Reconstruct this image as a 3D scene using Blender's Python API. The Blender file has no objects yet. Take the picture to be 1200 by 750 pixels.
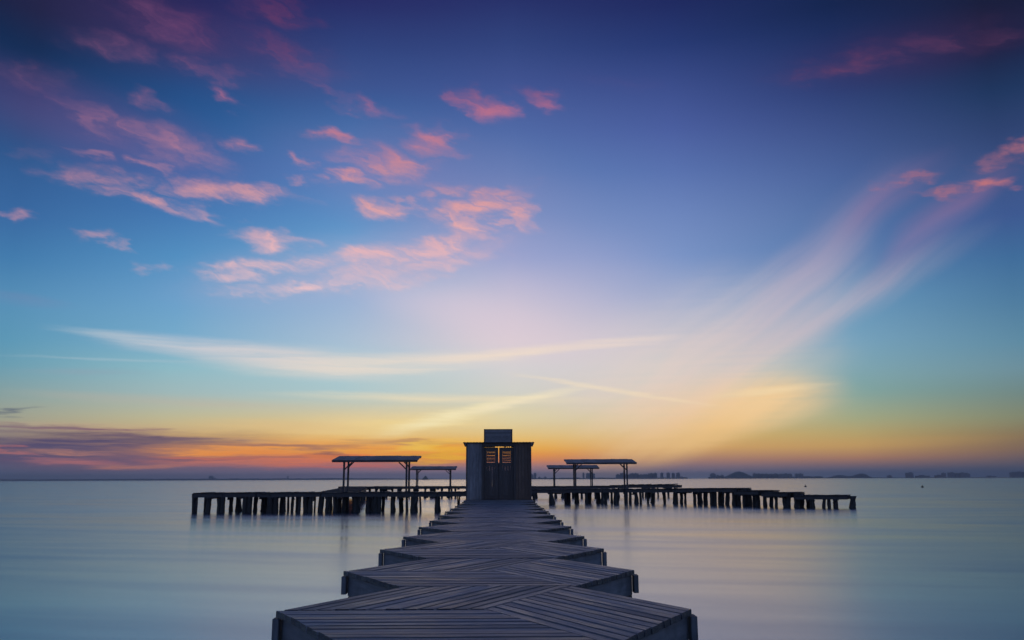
import bpy, bmesh, math, random
from mathutils import Vector, Matrix
random.seed(7)
PI = math.pi
sc = bpy.context.scene
COL = sc.collection

# ------------------------------------------------------------------ camera
CAM_Z = 2.2
DECK = 1.25
F = 1000.0                      # focal length in pixels of a 1200 px wide frame
PITCH = math.radians(10.55)
YAW = math.radians(0.745)       # to the right
ROLL = math.radians(0.2)
cam_d = bpy.data.cameras.new('camera'); cam = bpy.data.objects.new('camera', cam_d); COL.objects.link(cam)
cam_d.sensor_width = 36.0; cam_d.lens = 36.0 * F / 1200.0
cam_d.clip_start = 0.05; cam_d.clip_end = 60000
M3 = Matrix.Rotation(-YAW, 3, 'Z') @ Matrix.Rotation(PI/2 + PITCH, 3, 'X') @ Matrix.Rotation(-ROLL, 3, 'Z')
cam.matrix_world = Matrix.Translation((0, 0, CAM_Z)) @ M3.to_4x4()
sc.camera = cam

def ray(px, py):
    return (M3 @ Vector(((px-600)/F, -(py-375)/F, -1.0))).normalized()
def at_y(px, py, Y):            # where the view ray meets the vertical plane at distance Y
    r = ray(px, py); t = Y / r.y
    return Vector((r.x*t, Y, CAM_Z + r.z*t))
def at_z(px, py, z):
    r = ray(px, py); t = (z-CAM_Z)/r.z
    return Vector((r.x*t, r.y*t, z))
def azel(px, py):
    r = ray(px, py)
    return math.degrees(math.atan2(r.x, r.y)), math.degrees(math.asin(r.z))

def lin(c):
    return tuple((v/255/12.92) if v/255 <= .04045 else ((v/255+.055)/1.055)**2.4 for v in c) + (1.0,)

# ------------------------------------------------------------------ objects
def tag(o, label=None, cat=None, group=None, kind=None):
    if label: o['label'] = label
    if cat: o['category'] = cat
    if group: o['group'] = group
    if kind: o['kind'] = kind
    return o
def empty(name, loc, label, cat, group=None):
    o = bpy.data.objects.new(name, None); COL.objects.link(o); o.location = loc
    o.empty_display_size = .2
    return tag(o, label, cat, group)

class MB:
    """collects shapes (world or local coordinates) with UVs, links them as one mesh"""
    def __init__(s): s.v = []; s.f = []; s.uv = []
    def poly(s, pts, uvs=None):
        b = len(s.v); s.v += [tuple(p) for p in pts]; s.f.append(tuple(range(b, b+len(pts))))
        s.uv += uvs or [(0, 0)]*len(pts)
    def prism(s, secA, secB, uA=0.0, uB=1.0, v0=0.0, caps=True, w=1.0):
        """loft between two matching closed sections; grain runs from A to B"""
        b = len(s.v); n = len(secA)
        s.v += [tuple(p) for p in secA] + [tuple(p) for p in secB]
        for i in range(n):
            j = (i+1) % n
            s.f.append((b+i, b+j, b+n+j, b+n+i))
            a0 = v0 + w*i/n; a1 = v0 + w*(i+1)/n
            s.uv += [(uA, a0), (uA, a1), (uB, a1), (uB, a0)]
        if caps:
            s.f.append(tuple(range(b+n-1, b-1, -1))); s.uv += [(uA, -100+w*i/n) for i in range(n-1, -1, -1)]
            s.f.append(tuple(range(b+n, b+2*n))); s.uv += [(uB, -100+w*i/n) for i in range(n)]
    def bar(s, p, q, wx, wz, up=(0, 0, 1), ch=0.0):
        """a box-section bar from p to q"""
        p = Vector(p); q = Vector(q); d = (q-p); L = d.length; d.normalize()
        up = Vector(up)
        if abs(d.dot(up)) > .98: up = Vector((0, 1, 0))
        x = d.cross(up).normalized(); z = x.cross(d).normalized()
        hx, hz = wx/2, wz/2
        if ch:
            c = ch; prof = [(-hx+c, -hz), (hx-c, -hz), (hx, -hz+c), (hx, hz-c), (hx-c, hz), (-hx+c, hz), (-hx, hz-c), (-hx, -hz+c)]
        else:
            prof = [(-hx, -hz), (hx, -hz), (hx, hz), (-hx, hz)]
        v0 = random.random()*50; u0 = random.random()*50
        s.prism([p+x*a+z*b for a, b in prof], [q+x*a+z*b for a, b in prof], u0, u0+L, v0, w=2*(wx+wz))
    def box(s, x0, x1, y0, y1, z0, z1, ch=0.0):
        """grain along the longest axis"""
        dx, dy, dz = x1-x0, y1-y0, z1-z0
        cx, cy, cz = (x0+x1)/2, (y0+y1)/2, (z0+z1)/2
        if dx >= dy and dx >= dz: s.bar((x0, cy, cz), (x1, cy, cz), dy, dz, ch=ch)
        elif dy >= dz: s.bar((cx, y0, cz), (cx, y1, cz), dx, dz, ch=ch)
        else: s.bar((cx, cy, z0), (cx, cy, z1), dx, dy, up=(0, 1, 0), ch=ch)
    def rings(s, rings, u=None):
        """skin a list of equal-length rings"""
        b = len(s.v); n = len(rings[0]); v0 = random.random()*50
        for r in rings: s.v += [tuple(p) for p in r]
        for k in range(len(rings)-1):
            for i in range(n):
                j = (i+1) % n
                s.f.append((b+k*n+i, b+k*n+j, b+(k+1)*n+j, b+(k+1)*n+i))
                s.uv += [(k*.4, v0+i*.1), (k*.4, v0+i*.1+.1), (k*.4+.4, v0+i*.1+.1), (k*.4+.4, v0+i*.1)]
        s.f.append(tuple(range(b+n-1, b-1, -1))); s.uv += [(0, 0)]*n
        m = b+(len(rings)-1)*n
        s.f.append(tuple(range(m, m+n))); s.uv += [(0, 0)]*n
    def build(s, name, mat, parent=None, smooth=False, origin=None):
        o0 = Vector(origin) if origin is not None else Vector((0, 0, 0))
        me = bpy.data.meshes.new(name)
        me.from_pydata([tuple(Vector(v)-o0) for v in s.v], [], s.f)
        uvl = me.uv_layers.new(name='grain')
        uvl.data.foreach_set('uv', [c for uv in s.uv for c in uv])
        if smooth: me.polygons.foreach_set('use_smooth', [True]*len(me.polygons))
        bm = bmesh.new(); bm.from_mesh(me); bmesh.ops.recalc_face_normals(bm, faces=bm.faces[:]); bm.to_mesh(me); bm.free()
        me.materials.append(mat); me.update()
        o = bpy.data.objects.new(name, me); COL.objects.link(o)
        o.location = o0
        if parent is not None:
            o.parent = parent
            # parents are never rotated or scaled: subtract their world location
            w = Vector((0, 0, 0)); p = parent
            while p is not None: w += p.location; p = p.parent
            o.location = o0 - w
        return o

# ------------------------------------------------------------------ node helper
class NT:
    def __init__(s, tree): s.t = tree; s.n = tree.nodes; s.l = tree.links
    def new(s, t, **k):
        n = s.n.new(t)
        for a, b in k.items(): setattr(n, a, b)
        return n
    def put(s, sock, val):
        if isinstance(val, bpy.types.NodeSocket): s.l.new(val, sock)
        elif val is not None: sock.default_value = val
    def math(s, op, a, b=None, c=None, clamp=False):
        n = s.new('ShaderNodeMath', operation=op); n.use_clamp = clamp
        s.put(n.inputs[0], a)
        if b is not None: s.put(n.inputs[1], b)
        if c is not None: s.put(n.inputs[2], c)
        return n.outputs[0]
    def vmath(s, op, a, b=None, out=0):
        n = s.new('ShaderNodeVectorMath', operation=op); s.put(n.inputs[0], a)
        if b is not None: s.put(n.inputs[1], b)
        return n.outputs[out]
    def range(s, v, a, b, c=0.0, d=1.0, smooth=True):
        n = s.new('ShaderNodeMapRange'); n.interpolation_type = 'SMOOTHSTEP' if smooth else 'LINEAR'; n.clamp = False
        s.put(n.inputs[0], v)
        for i, x in enumerate((a, b, c, d)): s.put(n.inputs[1+i], x)
        return n.outputs[0]
    def mix(s, f, a, b, blend='MIX'):
        n = s.new('ShaderNodeMix', data_type='RGBA', blend_type=blend); n.clamp_factor = True
        s.put(n.inputs[0], f); s.put(n.inputs[6], a); s.put(n.inputs[7], b)
        return n.outputs[2]
    def noise(s, vec, scale, detail=3.0, rough=.5, out=0, dist=0.0):
        n = s.new('ShaderNodeTexNoise'); s.put(n.inputs['Vector'], vec)
        n.inputs['Scale'].default_value = scale; n.inputs['Detail'].default_value = detail
        n.inputs['Roughness'].default_value = rough; n.inputs['Distortion'].default_value = dist
        return n.outputs[out]
    def mapping(s, vec, loc=(0, 0, 0), rot=(0, 0, 0), scale=(1, 1, 1), kind='POINT'):
        if kind == 'POINT' and any(rot):      # turn first, then stretch
            vec = s.mapping(vec, (0, 0, 0), rot, (1, 1, 1), 'VECTOR'); rot = (0, 0, 0)
        n = s.new('ShaderNodeMapping', vector_type=kind); s.put(n.inputs[0], vec)
        n.inputs[1].default_value = loc; n.inputs[2].default_value = rot; n.inputs[3].default_value = scale
        return n.outputs[0]
    def ramp(s, f, stops, interp='LINEAR'):
        n = s.new('ShaderNodeValToRGB'); cr = n.color_ramp; cr.interpolation = interp
        stops = sorted(stops, key=lambda q: q[0])
        while len(cr.elements) < len(stops): cr.elements.new(.5)
        for e, (p, c) in zip(cr.elements, stops): e.position = p; e.color = c
        s.put(n.inputs[0], f); return n.outputs[0]

def material(name):
    m = bpy.data.materials.new(name); m.use_nodes = True
    nt = NT(m.node_tree); b = nt.n['Principled BSDF']
    return m, nt, b

def wood(name, dark, light, rough=(.45, .75), bump=.35, var=.35, stain=None, spec=.5, bd=.004):
    m, nt, b = material(name)
    uv = nt.new('ShaderNodeUVMap', uv_map='grain').outputs[0]
    geo = nt.new('ShaderNodeNewGeometry')
    isl = geo.outputs['Random Per Island']
    off = nt.new('ShaderNodeCombineXYZ'); nt.put(off.inputs[0], nt.math('MULTIPLY', isl, 37.0)); nt.put(off.inputs[1], nt.math('MULTIPLY', isl, 91.0))
    p = nt.vmath('ADD', uv, off.outputs[0])
    grain = nt.noise(nt.mapping(p, scale=(2.2, 70, 1)), 1.0, 5.0, .62, dist=.4)
    broad = nt.noise(nt.mapping(p, scale=(1.1, 7, 1)), 1.0, 4.0, .6)
    crack = nt.noise(nt.mapping(p, scale=(1.3, 160, 1)), 1.0, 2.0, .5)
    t = nt.math('ADD', nt.math('MULTIPLY', grain, .55), nt.math('MULTIPLY', broad, .6))
    t = nt.range(t, .36, .82)
    c = nt.mix(t, dark + (1,), light + (1,))
    c = nt.mix(nt.math('MULTIPLY', nt.range(crack, .66, .74), .7), c, (dark[0]*.35, dark[1]*.35, dark[2]*.35, 1))
    hsv = nt.new('ShaderNodeHueSaturation')
    nt.put(hsv.inputs['Value'], nt.range(isl, 0, 1, 1-var, 1+var, smooth=False))
    nt.put(hsv.inputs['Color'], c)
    hsv.inputs['Saturation'].default_value = 1.0
    c = hsv.outputs[0]
    sv = nt.new('ShaderNodeSeparateXYZ'); nt.put(sv.inputs[0], uv)
    endg = nt.math('LESS_THAN', sv.outputs[1], -50.0)      # faces sawn across the grain soak up water and stay dark
    c = nt.mix(nt.math('MULTIPLY', endg, .72), c, (dark[0]*.25, dark[1]*.25, dark[2]*.25, 1))
    if stain is not None:      # damp and algae patches with their own outline
        pos = geo.outputs['Position']
        sm = nt.noise(nt.mapping(pos, scale=(1.1, 1.1, 1.1)), 1.0, 5.0, .65)
        c = nt.mix(nt.math('MULTIPLY', nt.range(sm, .52, .66), .55), c, stain + (1,))
    nt.put(b.inputs['Base Color'], c)
    nt.put(b.inputs['Roughness'], nt.range(broad, .3, .7, rough[0], rough[1]))
    b.inputs['Specular IOR Level'].default_value = spec
    bp = nt.new('ShaderNodeBump'); bp.inputs['Strength'].default_value = bump; bp.inputs['Distance'].default_value = bd
    nt.put(bp.inputs['Height'], nt.math('SUBTRACT', grain, nt.math('MULTIPLY', nt.range(crack, .66, .74), .8)))
    nt.put(b.inputs['Normal'], bp.outputs[0])
    return m

def plain(name, col, rough=.7, var=.25, scale=3.0, metallic=0.0):
    m, nt, b = material(name)
    pos = nt.new('ShaderNodeNewGeometry').outputs['Position']
    n = nt.noise(pos, scale, 5.0, .6)
    c = nt.mix(nt.range(n, .3, .7), tuple(v*(1-var) for v in col)+(1,), tuple(min(1, v*(1+var)) for v in col)+(1,))
    nt.put(b.inputs['Base Color'], c); b.inputs['Roughness'].default_value = rough
    b.inputs['Metallic'].default_value = metallic
    return m

M_DECK = wood('weathered_deck_wood', (.078, .078, .086), (.275, .275, .30), (.34, .58), .9, .38, stain=(.10, .093, .098), bd=.010)
M_FASCIA = wood('fascia_wood', (.12, .135, .15), (.25, .27, .29), (.5, .8), .5, .2, stain=(.07, .075, .075))
M_PILE = wood('wet_pile_wood', (.018, .016, .015), (.055, .05, .045), (.4, .8), .8, .3)
M_PIERWOOD = wood('old_pier_wood', (.035, .032, .032), (.10, .092, .09), (.5, .85), .5, .4)
M_GREYBOARD = wood('silvered_board_wood', (.17, .165, .17), (.36, .35, .36), (.55, .8), .4, .25)
M_BROWNBOARD = wood('brown_board_wood', (.10, .068, .05), (.20, .14, .11), (.55, .8), .4, .25)
M_DOOR = wood('dark_door_wood', (.065, .054, .05), (.13, .112, .105), (.5, .8), .4, .2)
M_POST = plain('painted_post', (.06, .058, .062), .5)
M_ROOF = wood('roof_board_wood', (.20, .17, .155), (.40, .35, .32), (.6, .85), .4, .2)
M_SHEET = plain('roof_sheet_metal', (.12, .12, .13), .45, .3, 2.0, .3)
M_BUOY = plain('buoy_paint', (.03, .032, .035), .5)

# ------------------------------------------------------------------ water
def make_water():
    m, nt, b = material('still_lagoon_water')
    pos = nt.new('ShaderNodeNewGeometry').outputs['Position']
    streak = nt.noise(nt.mapping(pos, rot=(0, 0, .22), scale=(.06, .55, 1)), 1.0, 5.0, .6)
    fine = nt.noise(nt.mapping(pos, rot=(0, 0, .3), scale=(.35, 2.6, 1)), 1.0, 4.0, .6)
    # long-exposure water: a soft mirror over a dim blue-green body
    nt.n.remove(b)
    out = nt.n['Material Output']
    bp = nt.new('ShaderNodeBump'); bp.inputs['Strength'].default_value = .055; bp.inputs['Distance'].default_value = .02
    nt.put(bp.inputs['Height'], nt.math('ADD', fine, streak))
    gl = nt.new('ShaderNodeBsdfGlossy'); gl.inputs['Color'].default_value = (.68, .70, .73, 1)
    mott = nt.noise(nt.mapping(pos, rot=(0, 0, .3), scale=(.045, .12, 1)), 1.0, 4.0, .6)   # lazy patches of breeze
    nt.put(gl.inputs['Roughness'], nt.math('ADD', nt.range(streak, .3, .7, .17, .215), nt.range(mott, .35, .65, -.02, .035))); nt.put(gl.inputs['Normal'], bp.outputs[0])
    df = nt.new('ShaderNodeBsdfDiffuse'); df.inputs['Color'].default_value = (.075, .105, .115, 1)
    lw = nt.new('ShaderNodeFresnel'); lw.inputs['IOR'].default_value = 1.45
    fac = nt.range(lw.outputs[0], .1, .8, .60, .92, smooth=False)
    mx = nt.new('ShaderNodeMixShader'); nt.put(mx.inputs[0], nt.math('MINIMUM', nt.math('MAXIMUM', fac, 0.0), .96))
    nt.l.new(df.outputs[0], mx.inputs[1]); nt.l.new(gl.outputs[0], mx.inputs[2]); nt.l.new(mx.outputs[0], out.inputs['Surface'])
    mb = MB()
    S = 10000
    xs = [-S, -3000, -400, -60, 60, 400, 3000, S]; ys = [-3000, -300, -40, 60, 400, 3000, S]
    for i in range(len(xs)-1):
        for j in range(len(ys)-1):
            mb.poly([(xs[i], ys[j], 0), (xs[i+1], ys[j], 0), (xs[i+1], ys[j+1], 0), (xs[i], ys[j+1], 0)])
    return tag(mb.build('water', m), kind='structure')
make_water()

def make_haze():
    m = bpy.data.materials.new('lagoon_haze'); m.use_nodes = True
    nt = NT(m.node_tree); nt.n.remove(nt.n['Principled BSDF'])
    v = nt.new('ShaderNodeVolumePrincipled'); v.inputs['Color'].default_value = (.97, .97, 1, 1)
    v.inputs['Density'].default_value = HAZE; v.inputs['Anisotropy'].default_value = 0
    nt.l.new(v.outputs[0], nt.n['Material Output'].inputs['Volume'])
    m.cycles.homogeneous_volume = True
    mb = MB(); mb.box(-10400, 10400, -3400, 10400, -1.5, 60)
    o = mb.build('haze', m); o.display_type = 'WIRE'
    return tag(o, kind='stuff')
HAZE = 1.5e-4
make_haze()

# ------------------------------------------------------------------ boardwalk of hexagonal sections
WX = -0.118                        # centre line of the walkway
R = 1.52
H = 1.388
PITCH_Y = 2*H
FIRST = 6.69
board = empty('boardwalk', (WX, FIRST, 0), 'long weathered plank boardwalk of zigzag hexagonal sections leading over the water to the hut', 'boardwalk')

def planks(mb, P, e1, e2, n, over0, over1, z=DECK, th=.045, gap=.015):
    L = e1.length; W = e2.length
    for i in range(n):
        t0 = i/n + gap/2/W; t1 = (i+1)/n - gap/2/W
        c = .009/W
        dz = random.gauss(0, .0024); zt = z+dz; zb = zt-th
        s0 = -(over0 + random.uniform(-.004, .006))/L if over0 else .004/L
        s1 = 1 + ((over1 + random.uniform(-.004, .006))/L if over1 else -.004/L)
        prof = [(t0, zb), (t1, zb), (t1, zt-.009), (t1-c, zt), (t0+c, zt), (t0, zt-.009)]
        A = [P+e2*t+e1*s0+Vector((0, 0, q)) for t, q in prof]
        B = [P+e2*t+e1*s1+Vector((0, 0, q)) for t, q in prof]
        u = random.random()*80
        mb.prism(A, B, u, u+L, random.random()*60, w=.35)

def pile_rings(x, y, zb, zt, r, lean=(0, 0), rough=.22, n=9, base=1.2, k=7):
    out = []
    for i in range(k):
        t = i/(k-1); z = zb+(zt-zb)*t
        rr = r*(base + (1-base)*min(1, t*1.6))
        ring = []
        for j in range(n):
            a = 2*PI*j/n
            q = rr*(1+random.uniform(-rough, rough))
            ring.append((x+lean[0]*(1-t)+q*math.cos(a), y+lean[1]*(1-t)+q*math.sin(a), z))
        out.append(ring)
    return out

def hex_section(yc):
    DECK = globals()['DECK'] + random.uniform(-.012, .006)   # sections have settled a little
    P = Vector((WX, yc, 0))
    V = lambda x, y: Vector((x, y, 0))
    mb = MB()
    OV = .045
    # front rhombus: planks run across the walk; right rhombus and back-left rhombus: planks run diagonally
    e = V(R, 0)
    planks(mb, P+V(-R, 0), V(R, 0), V(R/2, -H), 12, OV, 0, DECK)
    planks(mb, P+V(R/2, H), V(R/2, -H), V(-R/2, -H), 12, 0, OV, DECK)
    planks(mb, P+V(-R, 0), V(R/2, H), V(R, 0), 12, 0, 0, DECK)
    sec = mb.build('deck_section', M_DECK, board, origin=(WX, yc, DECK))
    # fascia boards under the plank ends
    r2 = R-.02
    pts = [V(-r2/2, -r2*H/R), V(-r2, 0), V(-r2/2, r2*H/R), V(r2/2, r2*H/R), V(r2, 0), V(r2/2, -r2*H/R)]
    for a, b in ((0, 1), (1, 2), (3, 4), (4, 5)):
        pa, pb = P+pts[a], P+pts[b]
        d = (pb-pa).normalized()
        f = MB()
        f.bar(pa+d*.015+Vector((0, 0, DECK-.155)), pb-d*.015+Vector((0, 0, DECK-.155)), .04, .20, ch=.004)
        f.build('fascia_board', M_FASCIA, sec)
    j = MB()
    for yy in (-.95, -.48, 0, .48, .95):
        w = R-abs(yy)*R/2/H-.08
        j.bar(P+V(-w, yy)+Vector((0, 0, DECK-.13)), P+V(w, yy)+Vector((0, 0, DECK-.13)), .07, .15)
    j.build('joist', M_PIERWOOD, sec)
    for s in (-1, 1):
        k = MB()
        x = s*(R+.005)
        k.box(WX+min(x, x+s*.05), WX+max(x, x+s*.05), yc-.07, yc+.07, DECK-.235, DECK-.055, ch=.006)
        k.build('corner_block', M_FASCIA, sec)
        q = MB(); q.rings(pile_rings(WX+s*(R-.13), yc+.02, -1.0, DECK-.262, .12, rough=.05, base=1.1))
        q.build('pile', M_PILE, sec, smooth=False)
        q = MB(); q.rings(pile_rings(WX+s*.62, yc+1.05, -1.0, DECK-.262, .11, rough=.05, base=1.1))
        q.build('pile', M_PILE, sec)

for k in range(-2, 12):
    hex_section(FIRST + k*PITCH_Y)

# straight landing under the hut and walkway on to the bathing piers behind it
def straight_deck(name, parent, A, B, width, z0, z1, mat, plank=.15, th=.05, rag=0.004, droop=.004):
    """planks laid across the line A -> B"""
    A = Vector((A[0], A[1], 0)); B = Vector((B[0], B[1], 0)); d = B-A; L = d.length; d.normalize()
    nrm = Vector((-d.y, d.x, 0)); n = max(1, int(L/plank))
    mb = MB()
    for i in range(n):
        t = (i+.5)/n; c = A+d*(L*t); z = z0+(z1-z0)*t + random.gauss(0, droop) - th/2
        w0 = width/2 + random.uniform(-rag, rag); w1 = width/2 + random.uniform(-rag, rag)
        mb.bar(c-nrm*w0+Vector((0, 0, z)), c+nrm*w1+Vector((0, 0, z)), L/n-.012, th)
    return mb.build(name, mat, parent)

Y_H = FIRST + 11*PITCH_Y + H        # end of the last hexagon
landing = straight_deck('landing_deck', board, (WX, Y_H+.01), (WX, Y_H+5.2), 3.12, DECK, DECK, M_DECK)
fb = MB()
fb.bar((WX-1.52, Y_H+.05, DECK-.16), (WX-1.52, Y_H+5.1, DECK-.16), .05, .2)
fb.bar((WX+1.52, Y_H+.05, DECK-.16), (WX+1.52, Y_H+5.1, DECK-.16), .05, .2)
fb.bar((WX-1.49, Y_H+.06, DECK-.16), (WX+1.49, Y_H+.06, DECK-.16), .05, .2)
fb.build('fascia_board', M_FASCIA, landing)
for yy in (.25, 2.6, 4.9):
    for s in (-1, 1):
        q = MB(); q.rings(pile_rings(WX+s*1.35, Y_H+yy, -1.0, DECK-.1, .13, base=1.2))
        q.build('pile', M_PILE, landing)
link = straight_deck('link_deck', board, (WX, Y_H+5.25), (WX, 104.0), 2.6, DECK, DECK, M_PIERWOOD)
lb = MB()
for s in (-1, 1): lb.bar((WX+s*1.15, Y_H+5.3, DECK-.17), (WX+s*1.15, 103.9, DECK-.17), .1, .22)
lb.build('beam', M_PIERWOOD, link)
yy = Y_H+7
while yy < 103:
    for s in (-1, 1):
        q = MB(); q.rings(pile_rings(WX+s*1.05, yy, -1.0, DECK-.1, .15, base=1.25)); q.build('pile', M_PILE, link)
    yy += 4.5

# ------------------------------------------------------------------ hut
HY = 40.3
hz = DECK
hut = empty('hut', (WX, HY, DECK), 'dark wooden plank hut with louvred double doors and slatted box on its flat roof', 'hut')
HW, HH, HD = 1.48, 2.60, 1.9
DROP = .115
def board_wall(name, mat, x0, x1, y, z0, z1, n, th=.03, parent=hut):
    mb = MB(); mb.box(x0+.01, x1-.01, y+th+.012, y+th+.024, z0, z1); w = (x1-x0)/n
    for i in range(n):
        yo = random.uniform(-.006, .006); zb = z0 + random.uniform(0, .02)
        mb.box(x0+i*w+.004, x0+(i+1)*w-.004, y+yo, y+yo+th, zb, z1, ch=.004)
    return mb.build(name, mat, parent)
DX = .70
board_wall('front_wall_panel', M_GREYBOARD, WX-HW, WX-DX-.09, HY, hz, hz+HH, 5)
board_wall('front_wall_panel', M_BROWNBOARD, WX+DX+.09, WX+HW, HY, hz, hz+HH, 5)
# side and rear walls
sw = MB(); n = 18
for s in (-1, 1):
    sw = MB(); w = (HD-.06)/n
    for i in range(n):
        x = WX+s*(HW-.02); sw.box(x-.015, x+.015, HY+.035+i*w+.004, HY+.035+(i+1)*w-.004, hz, hz+HH-DROP*(i+1)/n, ch=.004)
    sw.build('side_wall', M_GREYBOARD if s < 0 else M_BROWNBOARD, hut)
rw = MB(); rb = HY+HD
for i in range(18):
    w = 2*(HW-.04)/18; x0 = WX-(HW-.04)+i*w
    if x0 > WX-.85 and x0+w < WX+.85:
        rw.box(x0+.004, x0+w-.004, rb-.03, rb, hz, hz+1.35, ch=.004)
    else:
        rw.box(x0+.004, x0+w-.004, rb-.03, rb, hz, hz+HH-DROP, ch=.004)
rw.build('rear_wall', M_BROWNBOARD, hut)
# door frame, set back
dy = HY+.10
fr = MB()
for s in (-1, 1):
    fr.box(WX+s*(DX+.048)-.048, WX+s*(DX+.048)+.05, HY-.012, HY+.17, hz, hz+2.445)
for s in (-1, 1): fr.box(min(WX+s*(DX-.03), WX+s*(DX+.09)), max(WX+s*(DX-.03), WX+s*(DX+.09)), HY+.172, HY+.2, hz, hz+2.55)
fr.box(WX-DX-.09, WX+DX+.09, HY-.012, HY+.17, hz+2.45, hz+HH)
fr.build('door_frame', M_DOOR, hut)
for s in (-1, 1):
    d = MB()
    xi, xo = .018, DX-.005                 # inner and outer edge from the centre
    X = lambda a, b: (WX+min(s*a, s*b), WX+max(s*a, s*b))
    st = .16
    top = hz+2.40
    l0, l1 = hz+1.71, hz+2.26
    d.box(*X(xi, xi+st), dy, dy+.04, hz+.02, top)                # stiles
    d.box(*X(xo-.14, xo), dy, dy+.04, hz+.02, top)
    d.box(*X(xi+st, xo-.14), dy, dy+.04, l1, top)                # rails
    d.box(*X(xi+st, xo-.14), dy, dy+.04, l0-.18, l0)
    d.box(*X(xi+st, xo-.14), dy, dy+.04, hz+.02, hz+.2)
    w = (xo-.14-xi-st)/3
    for i in range(3):
        d.box(*X(xi+st+i*w+.002, xi+st+(i+1)*w-.002), dy+.01, dy+.03, hz+.2, l0-.18)
    leaf = d.build('door_leaf', M_DOOR, hut)
    lv = MB(); nsl = 7
    gaps = [.016, .003, .010, .003, .013, .003, .009, .001]
    tot = l1-l0; thk = (tot-sum(gaps))/nsl; z = l0
    for i in range(nsl):
        z += gaps[i]
        a, b = X(xi+st+.002, xo-.142)
        lv.bar((a, dy+.02, z+thk/2), (b, dy+.02, z+thk/2+random.uniform(-.004, .004)), .03, thk)
        z += thk
    lv.build('louvre', M_DOOR, leaf)
    hd = MB(); xh = WX+s*(xi+.06)
    hd.bar((xh, dy-.03, hz+1.0), (xh, dy-.03, hz+1.14), .018, .018)
    hd.bar((xh, dy-.03, hz+1.005), (xh, dy, hz+1.005), .014, .014); hd.bar((xh, dy-.03, hz+1.135), (xh, dy, hz+1.135), .014, .014)
    hd.build('handle', M_SHEET, leaf)
cb = MB(); cb.box(WX-.05, WX+.05, dy+.045, dy+.065, hz+.02, hz+1.70); cb.build('meeting_strip', M_DOOR, hut)
for a, b in ((-.70, -.17), (.25, .34), (.40, .43), (.49, .52), (.58, .70)):
    tr = MB(); tr.box(WX+a, WX+b, dy, dy+.05, hz+2.405, hz+2.445); tr.build('transom_block', M_DOOR, hut)   # blocks over the doors, gaps between
# corner posts
for s in (-1, 1):
    c = MB(); c.box(WX+s*(HW+.012)-.03, WX+s*(HW+.012)+.03, HY-.02, HY+.06, hz, hz+HH); c.build('corner_post', M_DOOR, hut)
# roof
rf = MB()
nr = 46; x0 = WX-HW-.18; x1 = WX+HW+.18
for i in range(nr):                        # corrugated sheet
    a = x0+(x1-x0)*i/nr; b = x0+(x1-x0)*(i+1)/nr
    za = hz+HH+.02+(.016 if i % 2 else 0); zb_ = hz+HH+.02+(0 if i % 2 else .016)
    ya, yb = HY-.16, HY+HD+.2
    rf.prism([(a, ya, za), (b, ya, zb_), (b, ya, zb_+.012), (a, ya, za+.012)], [(a, yb, za-DROP), (b, yb, zb_-DROP), (b, yb, zb_-DROP+.012), (a, yb, za-DROP+.012)])
roof = rf.build('roof', M_SHEET, hut)
rbm = MB()
for xx in (-1.3, -.86, .86, 1.3): rbm.bar((WX+xx, HY+.24, hz+HH-.04), (WX+xx, HY+HD-.04, hz+HH-.04-DROP*.85), .05, .07)
rbm.build('rafter', M_DOOR, roof)
# slatted box on the roof
bz0, bz1 = hz+HH+.05, hz+HH+.63
bx0, bx1 = WX-.665, WX+.615; by0, by1 = HY+.12, HY+1.25
bb = MB(); nb = 6; hb = (bz1-bz0)/nb
for i in range(nb):
    z = bz0+i*hb
    for (p, q, o) in (((bx0+.03, by0), (bx1-.03, by0), (0, -1)), ((bx0+.03, by1), (bx1-.03, by1), (0, 1)), ((bx0, by0+.03), (bx0, by1-.03), (-1, 0)), ((bx1, by0+.03), (bx1, by1-.03), (1, 0))):
        t0, t1 = .004, .022
        A = [(p[0]+o[0]*a, p[1]+o[1]*a, zz) for a, zz in ((0, z), (t1, z), (t0+.006, z+hb*.98), (0, z+hb*.98))]
        B = [(q[0]+o[0]*a, q[1]+o[1]*a, zz) for a, zz in ((0, z), (t1, z), (t0+.006, z+hb*.98), (0, z+hb*.98))]
        bb.prism(A, B, random.random()*40, random.random()*40+1.2, random.random()*40, w=.3)
box = bb.build('roof_box', M_GREYBOARD, hut)
bt = MB()
bt.box(bx0-.035, bx1+.035, by0-.05, by1+.05, bz1, bz1+.025)
bt.build('box_lid', M_SHEET, box)
bc = MB()
for x in (bx0, bx1):
    for y in (by0, by1): bc.box(x-.03, x+.03, y-.03, y+.03, bz0-.03, bz1-.002)
bc.build('box_post', M_DOOR, box)

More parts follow.
